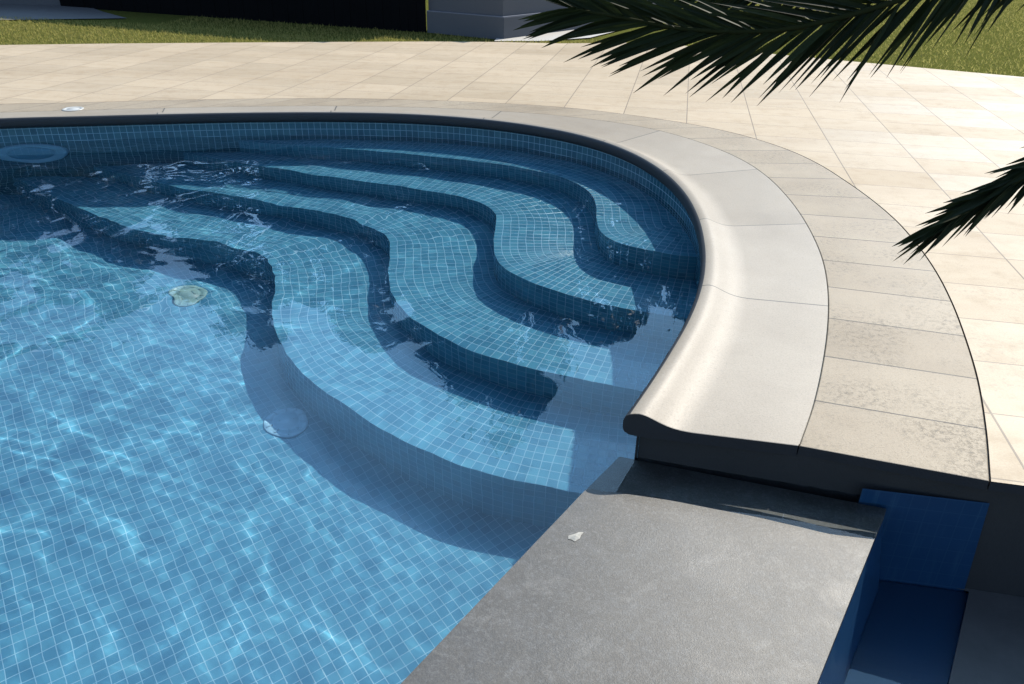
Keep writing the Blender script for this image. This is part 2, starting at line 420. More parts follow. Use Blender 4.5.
# --- wall
def wall_strip(C, z0, z1, name, mat, parent, useg=.06):
    C = resample(C, useg); s = arc(C); V = []; UV = []; F = []
    for i, (x, y) in enumerate(C):
        V += [(x, y, z0), (x, y, z1)]; UV += [(s[i], z0), (s[i], z1)]
    for i in range(len(C) - 1): F.append((2 * i, 2 * i + 2, 2 * i + 3, 2 * i + 1))
    return obj(name, V, F, mat, parent, True, UV)
wl_end = WALLC[0]
ZT = -.0415
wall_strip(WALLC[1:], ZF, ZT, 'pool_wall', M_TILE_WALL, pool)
# --- straight wall under the weir
P0 = np.array([0.177, 1.896]); sP = (wl_end - P0) @ C_DIR
wA = P0 + C_DIR * (sP + .02); wB = P0 - C_DIR * 6.0
wall_strip(np.array([wB, wA]), ZF, -.19, 'weir_wall', M_TILE, pool)

# --- floor
poly = [tuple(p) for p in resample(offset(EC, .08), .25)] + [tuple(wB), tuple(P0)]
v, f = fill([poly], ZF)
floor = obj('pool_floor', v, f, M_TILE_FLOOR, pool)

# --- the four wavy steps
NOSE = [
 [(-2.7,6.66),(-2.0,6.44),(-1.2,6.30),(-0.358,6.060),(0.027,5.896),(0.297,5.723),(0.457,5.510),(0.538,5.274),(0.551,5.022),(0.533,4.761),(0.542,4.540),(0.614,4.390),(0.735,4.299),(0.858,4.239),(0.967,4.189),(1.16,4.17)],
 [(-2.95,6.53),(-2.45,6.31),(-2.061,6.161),(-1.794,6.057),(-1.447,5.925),(-1.047,5.787),(-0.708,5.673),(-0.494,5.590),(-0.344,5.506),(-0.209,5.367),(-0.134,5.173),(-0.122,4.952),(-0.130,4.710),(-0.115,4.480),(-0.051,4.298),(0.073,4.146),(0.241,4.011),(0.409,3.909),(0.557,3.838),(0.707,3.781),(0.885,3.723),(1.12,3.66)],
 [(-3.75,6.45),(-3.2,6.16),(-2.703,5.914),(-2.495,5.827),(-2.232,5.730),(-1.897,5.618),(-1.544,5.497),(-1.233,5.361),(-0.994,5.187),(-0.863,4.981),(-0.815,4.742),(-0.779,4.469),(-0.725,4.224),(-0.628,4.013),(-0.472,3.810),(-0.298,3.666),(-0.138,3.574),(0.021,3.492),(0.183,3.423),(0.333,3.368),(0.457,3.321),(0.7,3.25),(1.0,3.18)],
 [(-4.25,6.28),(-3.7,5.9),(-3.347,5.635),(-3.136,5.499),(-2.869,5.347),(-2.549,5.209),(-2.209,5.105),(-1.909,5.014),(-1.702,4.901),(-1.574,4.671),(-1.487,4.335),(-1.422,4.066),(-1.341,3.876),(-1.224,3.698),(-1.078,3.533),(-0.905,3.367),(-0.736,3.225),(-0.597,3.123),(-0.464,3.039),(-0.313,2.956),(-0.157,2.882),(0.002,2.826),(0.173,2.783),(0.4,2.73),(0.78,2.68)]]
LBL = ['topmost wavy step close under the far wall', 'second wavy step down from the wall', 'third wavy step down from the wall', 'lowest and longest wavy step']
BACK = offset(EC, .09)
for k in range(4):
    C = resample(catmull(NOSE[k]), .03); s = arc(C); z = ZSTEP[k]; zb = (ZSTEP + [ZF])[k + 1] if k < 3 else ZF
    s0, s1 = near_s(BACK, C[-1]), near_s(BACK, C[0])
    back = at(BACK, np.arange(s0 + .03, s1 - .03, .08))
    outline = np.vstack([C, back])
    lo, hi = outline.min(0), outline.max(0)
    gx, gy = np.meshgrid(np.arange(lo[0], hi[0], .04), np.arange(lo[1], hi[1], .04))
    ok = inside(outline, gx, gy); G = np.c_[gx[ok], gy[ok]]
    dmin = np.min(np.linalg.norm(G[:, None, :] - outline[None, :, :], axis=2), axis=1); G = G[dmin > .022]
    allp = np.vstack([outline, G]); m = len(outline)
    ov, oe, of, *_ = delaunay_2d_cdt([Vector(p) for p in allp], [(i, (i + 1) % m) for i in range(m)], [], 1, 1e-6)
    ov = np.array([tuple(q) for q in ov])
    # uv: arc length along the nose, distance from it
    uv = []
    seg = C[1:] - C[:-1]; L2 = (seg ** 2).sum(1)
    for p in ov:
        tt = np.clip(((p - C[:-1]) * seg).sum(1) / L2, 0, 1); q = C[:-1] + seg * tt[:, None]
        dd = np.linalg.norm(p - q, axis=1); i = int(dd.argmin()); uv.append((s[i] + tt[i] * (s[i + 1] - s[i]), dd[i] + .0015))
    mb = MB()
    mb.add([(p[0], p[1], z) for p in ov], [tuple(q) for q in of], uv)
    V = []; UV = []; FF = []
    for i, (x, y) in enumerate(C):
        V += [(x, y, zb), (x, y, z)]; UV += [(s[i], zb - z + .0015), (s[i], .0015)]
    for i in range(len(C) - 1): FF.append((2 * i, 2 * i + 2, 2 * i + 3, 2 * i + 1))
    mb.add(V, FF, UV)
    st = mb.build('step', M_TILE, pool, uv=True)
    tag(st, LBL[k])

# --- floor drains and wall light
def disc(mb, c, r, h, n=40, axis='z', ridge=True):
    prof = [(r, 0), (r, h * .5), (r * .95, h), (r * .72, h), (r * .70, h * .6), (r * .55, h * .6), (r * .53, h), (.001, h * 1.15)]
    V = []; F = []
    for (a, z) in prof:
        for k in range(n):
            t = 2 * math.pi * k / n; V.append((c[0] + a * math.cos(t), c[1] + a * math.sin(t), c[2] + z))
    for i in range(len(prof) - 1):
        for k in range(n): F.append((i * n + k, i * n + (k + 1) % n, (i + 1) * n + (k + 1) % n, (i + 1) * n + k))
    mb.add(V, F)
for (x, y), m, lb in (((-1.200, 3.435), M_DRAIN, 'large pale round drain cover in shade below the lowest step'), ((-2.172, 4.651), M_DRAIN2, 'greenish round drain cover in the sunlit floor')):
    mb = MB(); disc(mb, (x, y, ZF + .002), .115, .007)
    for k in range(10):
        a = math.pi * k / 5; mb.box((x + .088 * math.cos(a), y + .088 * math.sin(a), ZF + .010), (.030, .009, .006), a, .001)
    for k in (-1, 1): mb.box((x + .04 * k, y + .01 * k, ZF + .0115), (.012, .012, .005), .6, .002)
    tag(mb.build('drain_cover', m, pool, True), lb)
lp = at(WALLC, [near_s(WALLC, np.array((-3.93, 6.22)))])[0]
ang = math.atan2(-(6.276 - 6.158), -(-3.493 + 4.064)); nx, ny = math.sin(R(12)), -math.cos(R(12))
def wall_ring(r0, r1, dep, n=44):
    V = []; F = []; tx, ty = -ny, nx
    prof = [(r1, .002), (r1, dep), (r1 * .93, dep * 1.3), (r0 * 1.06, dep * 1.3), (r0, dep)]
    for a, h in prof:
        for k in range(n):
            t = 2 * math.pi * k / n; cx = a * math.cos(t); V.append((lp[0] + tx * cx + nx * h, lp[1] + ty * cx + ny * h, -.50 + a * math.sin(t)))
    for i in range(len(prof) - 1):
        for k in range(n): F.append((i * n + k, i * n + (k + 1) % n, (i + 1) * n + (k + 1) % n, (i + 1) * n + k))
    return V, F
mb = MB(); mb.add(*wall_ring(.18, .275, .03)); ring = mb.build('pool_light', M_RING, pool, True)
tag(ring, 'round flush pool light under the water in the far wall')
V = []; F = []; tx, ty = -ny, nx
for j, (a, h) in enumerate([(.181, .03), (.12, .045), (.05, .052), (.001, .053)]):
    for k in range(44):
        t = 2 * math.pi * k / 44; V.append((lp[0] + tx * a * math.cos(t) + nx * h, lp[1] + ty * a * math.cos(t) + ny * h, -.50 + a * math.sin(t)))
for i in range(3):
    for k in range(44): F.append((i * 44 + k, i * 44 + (k + 1) % 44, (i + 1) * 44 + (k + 1) % 44, (i + 1) * 44 + k))
obj('lens', V, F, M_LENS, ring, True)

# ================================================================== DECK, BORDER COURSE, BED
# border course
u, Ma2, Da2 = pair_map(MC, JM + [tuple(p) for p in at(MC, np.arange(near_s(MC, np.array(JM[-1])) + .38, arc(MC)[-1], .40))][:40],
                       DC, JD + [tuple(p) for p in at(DC, np.linspace(near_s(DC, np.array(JD[-1])), arc(DC)[-1], 2 + len(np.arange(near_s(MC, np.array(JM[-1])) + .38, arc(MC)[-1], .40)))[1:])][:len(np.arange(near_s(MC, np.array(JM[-1])) + .38, arc(MC)[-1], .40))][:40], 6)
V = []; UV = []; F = []
for i in range(len(u)):
    d = Da2[i] - Ma2[i]; W = np.linalg.norm(d); d /= W
    for w, z in ((0.0, -.035), (0.0, -.003), (.003, 0), (W / 2, 0), (W - .007, 0), (W - .004, -.003), (W - .004, -.035)):
        V.append((*(Ma2[i] + d * w), z)); UV.append((u[i], w))
for i in range(len(u) - 1):
    for k in range(6):
        a = i * 7 + k; F.append((a, a + 7, a + 8, a + 1))
F.append((0, 1, 2, 3, 4, 5, 6))
border = obj('border_paving', V, F, [M_BORDER, M_SHADESTONE], None, False, UV, [1 if len(q) > 4 else 0 for q in F]); tag(border, kind='structure')

FRONT = [tuple(np.array((1.482, 1.895)) + DECK_DIR * q) for q in (.004, 12.5)]
FAR = [(13.5, 4.6), (5.754, 9.191), (4.982, 9.62), (4.2, 10.07), (3.378, 10.56), (1.85, 11.45), (.58, 11.22), (-.24, 11.25), (-1.187, 11.177), (-2.889, 10.916), (-4.136, 10.685), (-5.218, 10.488), (-6.46, 10.203), (-14.0, 8.4), (-14.0, -4.0), (-8.0, -4.0)]
Dpoly = [tuple(p) for p in resample(offset(DC, .001), .06)[::-1]]
deck_poly = FRONT + FAR + Dpoly
v, f = fill([deck_poly], 0.0)
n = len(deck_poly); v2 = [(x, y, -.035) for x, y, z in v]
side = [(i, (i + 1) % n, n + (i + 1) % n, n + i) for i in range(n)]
deck = obj('pool_deck', v + v2, f + side, [M_DECK, M_SHADESTONE], mat_idx=[0] * len(f) + [1] * len(side)); tag(deck, kind='structure')
# bed under the slabs
bed_poly = [tuple(np.array((0.945, 2.061)) + END_DIR * .01 + END_N * .03), tuple(np.array((1.482, 1.895)) + END_N * .03)] + [tuple(np.array(q) + END_N * .03) for q in FRONT] + FAR + [tuple(p) for p in resample(offset(MC, -.06), .1)[::-1]]
v, f = fill([bed_poly], -.012); tag(obj('deck_bed', v, f, M_BED), kind='structure')

# wall that carries the deck above the weir and the channel
rw = empty('retaining_wall', (1.5, 1.9, -.9), 'dark grey wall face under the cut edge of the deck, in shade', 'wall')
def wallline(q, back): return wl_end + 0 * q + END_DIR * q + END_N * back
sE = (np.array((1.482, 1.895)) - np.array((0.945, 2.061))); 
a0 = np.array((.437, 2.192))
a1 = np.array((1.482, 1.895)) + END_N * .03; a2 = a1 + DECK_DIR * 12
V = []; F = []; pts = [a0, a1, a2]; pts_b = [p + END_N * .25 for p in pts]
for p in pts: V += [(p[0], p[1], -.9), (p[0], p[1], -.0365)]
for p in pts_b: V += [(p[0], p[1], -.9), (p[0], p[1], -.0365)]
for i in range(2): F.append((2 * i, 2 * i + 2, 2 * i + 3, 2 * i + 1)); F.append((2 * i + 1, 2 * i + 3, 2 * i + 9, 2 * i + 7))
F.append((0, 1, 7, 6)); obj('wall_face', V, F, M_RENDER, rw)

# ================================================================== WEIR
weir = empty('overflow_weir', (.4, 1.4, -.5), 'grey basalt overflow weir slab at the water line, its far end wet', 'weir')
Lp = lambda s: P0 + C_DIR * s
Rp0 = np.array([1.098, 1.763]); Rp = lambda s: Rp0 + C_DIR * s
def topz(p):
    # falls a little towards the coping, so that the pool water laps over that end
    wl = np.array([.296, 1.981]); wd = np.array([1.091, 1.779]) - wl; wd /= np.linalg.norm(wd); nn = np.array([-wd[1], wd[0]])
    d = (p - wl) @ nn
    return ZW + .0025 - d * (.085 if d > 0 else .006)
NS, NC = 60, 24
V = []; F = []
def end_s(frac):
    a, b = Lp(0), Rp(0); base = a + (b - a) * frac
    # distance along C_DIR to the retaining wall line
    return ((a0 - base) @ END_N) / (C_DIR @ END_N) - .002
for i in range(NS + 1):
    for k in range(NC + 1):
        fr = k / NC; base = Lp(0) + (Rp(0) - Lp(0)) * fr
        s0 = -5.0; s1 = end_s(fr); tt = i / NS; s = s0 + (s1 - s0) * (1 - (1 - tt) ** 2.2)
        p = base + C_DIR * s; z = topz(p)
        e = 0
        V.append((p[0], p[1], z - e))
        
for i in range(NS):
    for k in range(NC): a = i * (NC + 1) + k; F.append((a, a + 1, a + NC + 2, a + NC + 1))
nb = len(V)
for i in range(NS + 1):
    for k in (0, NC):
        x, y, z = V[i * (NC + 1) + k]; V.append((x, y, z - .045))
for i in range(NS):
    a = i * (NC + 1); F.append((a, a + NC + 1, nb + 2 * i + 2, nb + 2 * i))
    a = i * (NC + 1) + NC; F.append((a + NC + 1, a, nb + 2 * i + 1, nb + 2 * i + 3))
cap = obj('cap_slab', V, F, M_WEIR, weir)
# outer tiled face, leaning a little outwards
V = []; UV = []; F = []
for i in range(61):
    s = -5 + (end_s(1) + 5) * i / 60
    for q, (o, z) in enumerate(((-.006, -.19), (.02, -.32), (.075, -.62))):
        p = Rp(s) + C_N * o; V.append((p[0], p[1], z)); UV.append((s, z))
for i in range(60):
    for q in range(2): a = 3 * i + q; F.append((a, a + 3, a + 4, a + 1))
obj('tiled_face', V, F, M_NAVY, weir, False, UV)

# ================================================================== CHANNEL BESIDE THE WEIR
chan = empty('catch_channel', (1.3, 1.6, -.9), 'narrow blue tiled catch channel between the weir and the lower paving', 'channel')
cr1 = np.array([1.556, 1.895]); cr0 = cr1 - C_DIR * 6
pa = a0 + END_DIR * ((Rp(0) - a0) @ END_DIR - .02)
t0, t1 = pa - END_N * .004, a1 + END_DIR * .03 - END_N * .004
def panel(p, q, z0, z1, slant=0.0):
    L = np.linalg.norm(q - p); d = (q - p) / L
    q2 = q + d * slant
    return [(p[0], p[1], z0), (q2[0], q2[1], z0), (q[0], q[1], z1), (p[0], p[1], z1)], [(0, 1, 2, 3)], [(0, z0), (L + slant, z0), (L, z1), (0, z1)]
V, F, UV = panel(t0, t1, -.9, -.10, .06); obj('back_panel', V, F, M_NAVY, chan, False, UV)
cr2 = cr1 + C_DIR * .08
V = [(*cr0, -.9), (*cr2, -.9), (*cr2, -.472), (*cr0, -.472)]; obj('side_wall', V, [(0, 1, 2, 3)], M_NAVY, chan, False, [(0, 0), (6, 0), (6, .43), (0, .43)])
fl0, fl1 = Rp(-5), Rp(.62)
v, f = fill([[tuple(fl0 - C_N * .1), tuple(fl0 + C_N * .7), tuple(fl1 + C_N * .7), tuple(fl1 - C_N * .1)]], -.491)
obj('channel_floor', v, f, M_NAVY, chan)
# lower paving right of the channel
lp_poly = [tuple(cr1), tuple(cr0), (3.0, -4.0), (14, -4.0), tuple(a2 - END_N * .001), tuple(a1 - END_N * .001)]
v, f = fill([lp_poly], -.47); tag(obj('lower_paving', v, f, M_LOWPAVE), kind='structure')

# ================================================================== WATER
KW = []
for i in range(40):
    lam = .07 * (13.0 ** rng.random()); a = rng.normal(R(60), .95)
    amp = .00026 * (lam / .25) ** 0.95
    if lam < .2: amp *= .5
    KW.append((2 * math.pi / lam, a, amp, rng.uniform(0, 6.28)))
def wave(X, Y):
    Z = np.zeros_like(X)
    # slow drift of the phase keeps the crests from being ruler straight
    wx = .06 * np.sin(2.1 * Y + 1.3 * X + .4) + .03 * np.sin(4.7 * X - 3.1 * Y); wy = .06 * np.sin(1.7 * X - 2.3 * Y + 2.0)
    for k, a, amp, ph in KW: Z += amp * np.sin(k * ((X + wx) * math.cos(a) + (Y + wy) * math.sin(a)) + ph)
    patch = .75 + .35 * np.sin(.9 * X + .5) * np.sin(.8 * Y + 1.0)
    dw = np.clip(-((X - P0[0]) * C_N[0] + (Y - P0[1]) * C_N[1]) / .9, 0, 1)
    return Z * patch * (.35 + .65 * dw)
def water_sheet(name, s_rng, n_rng, step, z, clip=None, snap=None):
    ss = np.arange(s_rng[0], s_rng[1] + step, step); nn = np.arange(n_rng[0], n_rng[1] + step, step)
    S, N = np.meshgrid(ss, nn)
    X = P0[0] + C_DIR[0] * S + C_N[0] * N; Y = P0[1] + C_DIR[1] * S + C_N[1] * N
    Z = z + wave(X, Y)
    keep = np.ones(X.shape, bool) if clip is None else inside(clip, X, Y)
    q = keep[:-1, :-1] | keep[1:, :-1] | keep[:-1, 1:] | keep[1:, 1:]
    idx = -np.ones(X.shape, int); used = np.zeros(X.shape, bool)
    used[:-1, :-1] |= q; used[1:, :-1] |= q; used[:-1, 1:] |= q; used[1:, 1:] |= q
    idx[used] = np.arange(used.sum())
    jj, ii = np.nonzero(q)
    F = np.c_[idx[jj, ii], idx[jj + 1, ii], idx[jj + 1, ii + 1], idx[jj, ii + 1]]
    V = np.c_[X[used], Y[used], Z[used]]
    me = bpy.data.meshes.new(name); 
    me.from_pydata(V.tolist(), [], F.tolist())
    me.polygons.foreach_set('use_smooth', [True] * len(me.polygons)); me.materials.append(M_WATER); me.update()
    # normals must point up
    if me.polygons[0].normal.z < 0: me.flip_normals()
    o = bpy.data.objects.new(name, me); COL.objects.link(o); return tag(o, kind='structure')
clipw = [tuple(p) for p in resample(offset(EC, .07), .1)] + [tuple(wB), tuple(Lp(-1.2)), tuple(Rp(-.3)), tuple(Rp(end_s(1) + .01)), tuple(a0 + END_N * .005)]
nR = (Rp0 - P0) @ C_N
stepw = .024; n_lo = nR - stepw * math.ceil((nR + 7.5) / stepw)
pw = water_sheet('pool_water', (-3.2, 6.6), (n_lo, nR - stepw * .5), stepw, ZW, clipw)
pw.cycles.is_caustics_caster = True
chw = [tuple(Rp(-5)), tuple(Rp(-5) + C_N * .6), tuple(cr0), tuple(cr1), tuple(cr1 + C_DIR * .1), tuple(Rp(.35))]
cw = water_sheet('channel_water', (-4.5, .9), (nR, nR + .6), .03, -.476, [tuple(cr0), tuple(cr1 + C_DIR * .12), tuple(pa + C_DIR * .1), tuple(Rp(-5) + C_N * .02)])

# ================================================================== SMALL THINGS
mb = MB(); disc(mb, (-3.79, 6.73, .0015), .085, .005); lid = mb.build('skimmer_lid', M_WHITE, None, True)
tag(lid, 'small round white lid lying on the far coping', 'lid')
V = []; F = []
for k in range(9):
    t = 2 * math.pi * k / 9; r = (.022 + .006 * math.sin(3 * t + 1)) ; p = np.array([.204, 1.782]) + r * np.array([math.cos(t) * 1.2, math.sin(t) * .65]) @ np.array([[.8, .6], [-.6, .8]])
    V.append((p[0], p[1], topz(p) + .0015)); 
V.append((.204, 1.782, topz(np.array([.204, 1.782])) + .006))
F = [(k, (k + 1) % 9, 9) for k in range(9)]
tag(obj('dry_leaf', V, F, M_LEAFSCRAP), 'small whitish leaf scrap lying on the grey weir', 'leaf')

# ================================================================== GROUND BEYOND
hole = [(-10, -3.5), (-10, 7.0), (-5, 9.0), (0, 9.8), (3.5, 9.0), (8, 5.0), (8, 2.0), (8, -3.5)]
v, f = fill([[(-250, -250), (250, -250), (250, 250), (-250, 250)], hole], -.03)
tag(obj('lawn', v, f, M_LAWN), kind='structure')
path = [(-.32, 11.42), (.35, 11.52), (1.05, 11.95), (1.9, 13.4), (1.9, 14.6), (1.2, 14.6), (-.2, 13.0)]
v, f = fill([path], -.012); tag(obj('garden_path', v, f, M_PATH), kind='structure')
apron = [(-12.0, 12.1), (-7.98, 12.80), (-6.25, 13.30), (-7.0, 14.1), (-7.9, 15.2), (-14, 15.5)]
v, f = fill([apron], -.014); tag(obj('concrete_apron', v, f, M_CONC), kind='structure')

def board_wall(name, p, q, h, th, m, label, cat, boards=True):
    p, q = np.array(p), np.array(q); d = q - p; L = np.linalg.norm(d); a = math.atan2(d[1], d[0]); d = d / L
    e = empty(name, (*((p + q) / 2), -.03), label, cat)
    mb = MB(); n = int(L / .14)
    for i in range(n):
        c = p + d * (i + .5) * L / n; mb.box((c[0], c[1], h / 2 - .06), (L / n - .003, th * (1 if i % 2 else .8), h), a)
    mb.build('boards', m, e)
    for i in range(int(L / 2.2) + 1):
        c = p + d * min(i * 2.2, L) + np.array([-d[1], d[0]]) * (th + .03); b = MB(); b.box((c[0], c[1], h / 2 + .02), (.09, .07, h + .04), a); b.build('post', m, e)
    b = MB(); c = (p + q) / 2 + np.array([-d[1], d[0]]) * (th / 2 + .02); b.box((c[0], c[1], h * .8), (L, .04, .09), a); b.build('rail', m, e)
    return e
board_wall('black_fence', (-8.15, 14.93), (-1.36, 12.33), 1.72, .03, M_FENCE, 'black board fence behind the lawn, in deep shade', 'fence')
# the grey house front at the right end of the fence
hw = empty('grey_wall', (-.6, 12.0, -.03), 'slate grey garden wall with a thin ledge beside the black fence', 'wall')
def prism(name, pts, z0, z1, m, parent):
    n = len(pts); V = [(x, y, z0) for x, y in pts] + [(x, y, z1) for x, y in pts]
    F = [(i, (i + 1) % n, n + (i + 1) % n, n + i) for i in range(n)] + [tuple(range(n, 2 * n)), tuple(reversed(range(n)))]
    return obj(name, V, F, m, parent)
g0, g1 = np.array([-1.345, 12.33]), np.array([-.19, 11.66]); gd = (g1 - g0) / np.linalg.norm(g1 - g0); gn = np.array([-gd[1], gd[0]])
rd = np.array([math.sin(R(42)), math.cos(R(42))]); g2 = g1 + rd * 2.9
prism('wall_base', [tuple(g0), tuple(g1), tuple(g2), tuple(g2 + gn * 1.5), tuple(g0 + gn * 1.5)], -.04, .262, M_GREYWALL, hw)
i1 = .05
prism('ledge', [tuple(g0 - gd * .0 + gn * .005), tuple(g1 - gd * .01 + gn * .005), tuple(g2 + gn * .02 - gd * .02), tuple(g2 + gn * 1.48), tuple(g0 + gn * 1.48)], .263, .275, M_LEDGE, hw)
prism('upper_wall', [tuple(g0 + gn * .05), tuple(g1 - gd * .05 + gn * .05), tuple(g2 + gn * .06 - gd * .05), tuple(g2 + gn * 1.4), tuple(g0 + gn * 1.4)], .276, .72, M_GREYWALL, hw)
lw = empty('side_wall_block', (-9.5, 15.6, -.03), 'low grey wall at the far left behind the concrete apron', 'wall')
prism('block', [(-14, 15.0), (-7.95, 15.02), (-8.2, 17), (-14, 17)], -.04, 1.5, M_GREYWALL, lw)
prism('wall_cap', [(-14.05, 14.96), (-7.9, 14.98), (-8.15, 17.05), (-14.05, 17.05)], 1.503, 1.56, M_LEDGE, lw)

# grass blades on the lit strips of lawn by the deck
GP = [[(-10.2, 9.36), (-6.46, 10.22), (-4.14, 10.71), (-2.3, 11.02), (-2.6, 11.5), (-5.5, 12.6), (-9.0, 13.4), (-11, 12)],
      [(1.55, 11.62), (1.9, 11.46), (3.4, 10.59), (5.75, 9.22), (9.5, 7.0), (14, 12), (14, 22), (5.6, 22), (5.4, 18.8), (3.5, 14.3)],
      [(-.28, 11.27), (.58, 11.24), (1.8, 11.48), (1.3, 11.8), (.4, 11.5), (-.25, 11.41)],
      [(-2.3, 11.02), (-.3, 11.26), (-.4, 11.65), (-1.4, 12.25), (-5.4, 13.8), (-5.5, 12.6)]]
V = []; F = []
for poly, cnt in zip(GP, (16000, 44000, 1500, 4000)):
    P = np.array(poly); lo, hi = P.min(0), P.max(0); q = rng.uniform(lo, hi, (cnt * 3, 2)); q = q[inside(P, q[:, 0], q[:, 1])][:cnt]
    for x, y in q:
        a = rng.uniform(0, 6.28); h = rng.uniform(.018, .05); w = rng.uniform(.004, .008); lx, ly = rng.normal(0, .018, 2); b = len(V)
        V += [(x - w * math.cos(a), y - w * math.sin(a), -.032), (x + w * math.cos(a), y + w * math.sin(a), -.032), (x + lx, y + ly, -.03 + h)]
        F.append((b, b + 1, b + 2))
tag(obj('grass', V, F, M_GRASS), 'short green lawn grass along the deck', 'grass', kind='stuff')

# ================================================================== TREES behind the fence (the pool mirrors them)
def tree(loc, h, cr, seed, label):
    r = np.random.default_rng(seed); t = empty('garden_tree', (*loc, -.03), label, 'tree', 'trees mirrored in the pool')
    mb = MB(); x, y = loc
    tops = []
    mb.tube([(x, y, -.1), (x + .1, y, h * .22), (x + .05, y + .1, h * .45), (x, y, h * .8)], [.22, .17, .12, .04], 8)
    for k in range(9):
        a = 6.28 * k / 9 + r.uniform(-.3, .3); z0 = h * r.uniform(.22, .55); L = cr * r.uniform(.6, .95)
        e = Vector((x + L * math.cos(a), y + L * math.sin(a), z0 + L * r.uniform(.3, .8))); mb.tube([(x, y, z0), tuple((Vector((x, y, z0)) + e) / 2 + Vector((0, 0, .15))), tuple(e)], [.07, .05, .02], 5); tops.append(e)
    mb.build('trunk', M_TRUNK, t, True)
    V = []; F = []
    for c in range(170):
        a = r.uniform(0, 6.28); u = r.uniform(-.9, 1); rad = cr * math.sqrt(max(.05, 1 - u * u)) * r.uniform(.55, 1.02)
        cx, cy, cz = x + rad * math.cos(a), y + rad * math.sin(a), h * .56 + u * h * .42
        cs = r.uniform(.3, .6)
        for l in range(75):
            p = np.array([cx, cy, cz]) + r.normal(0, cs * .55, 3); n = r.normal(0, 1, 3); n /= np.linalg.norm(n); m = np.cross(n, r.normal(0, 1, 3)); m /= np.linalg.norm(m); o = np.cross(n, m); s = r.uniform(.14, .26); b = len(V)
            V += [tuple(p - m * s), tuple(p + o * s * .45), tuple(p + m * s), tuple(p - o * s * .45)]; F.append((b, b + 1, b + 2, b + 3))
    obj('crown', V, F, M_TREELEAF, t)
TL = 'dense green tree behind the black fence, seen mirrored in the pool'
for i, (x, y, h, cr) in enumerate([(-25.0, 31.5, 14.6, 3.4), (-18.9, 32.2, 15.2, 3.2), (-11.9, 32.0, 15.4, 3.3), (-6.6, 32.4, 15.8, 3.3), (-1.5, 32.0, 15.4, 3.3), (3.6, 32.6, 15.6, 3.3), (8.6, 33.0, 14.8, 3.2), (-22.3, 36.5, 15.6, 3.2), (-9.3, 36.8, 16.4, 3.3), (-4.0, 36.6, 16.8, 3.3), (1.1, 36.9, 16.6, 3.3), (6.2, 37.0, 16.0, 3.2)]):
    tree((x, y), h, cr, 40 + i, TL)
tree((.3, 30.5), 19.6, 2.5, 90, 'tallest slender tree rising above all the others mirrored in the pool')
tree((-1.9, 30.9), 18.7, 2.0, 91, 'lower of the two slender trees rising above the rest, mirrored in the pool')

hedge = empty('tall_hedge', (-8, 25, -.03), 'tall clipped dark green hedge far behind the black fence, mirrored in the pool', 'hedge')
V = []; F = []
for l in range(26000):
    x = rng.uniform(-31, 12); y = 25 + rng.uniform(-.6, .6); z = rng.uniform(0, 5.2) + .25 * math.sin(x * 2.1)
    n = rng.normal(0, 1, 3); n /= np.linalg.norm(n); m = np.cross(n, rng.normal(0, 1, 3)); m /= np.linalg.norm(m); o = np.cross(n, m); sz = rng.uniform(.10, .2); b = len(V); p = np.array([x, y, z])
    V += [tuple(p - m * sz), tuple(p + o * sz * .5), tuple(p + m * sz), tuple(p - o * sz * .5)]; F.append((b, b + 1, b + 2, b + 3))
obj('foliage', V, F, M_TREELEAF, hedge)
mb = MB()
for k in range(44): mb.tube([(-31 + k, 25, -.1), (-31 + k + .1, 25.05, 4.6)], [.06, .02], 5)
mb.build('stems', M_TRUNK, hedge)

# ================================================================== PALM at the right edge
palm = empty('palm_plant', (2.35, 1.95, 0), 'dark palm with arching fronds hanging in from the right', 'palm')
mb = MB()
mb.tube([(2.35, 1.95, -.03), (2.34, 1.96, .4), (2.33, 1.97, .8), (2.32, 1.98, 1.25)], [.17, .15, .15, .13], 12)
for k in range(150):
    a = k * 2.4; z = .04 + k * .0078; mb.box((2.34 + .142 * math.cos(a), 1.96 + .142 * math.sin(a), z), (.05, .085, .05), a, .02)
mb.build('trunk', M_TRUNK, palm)

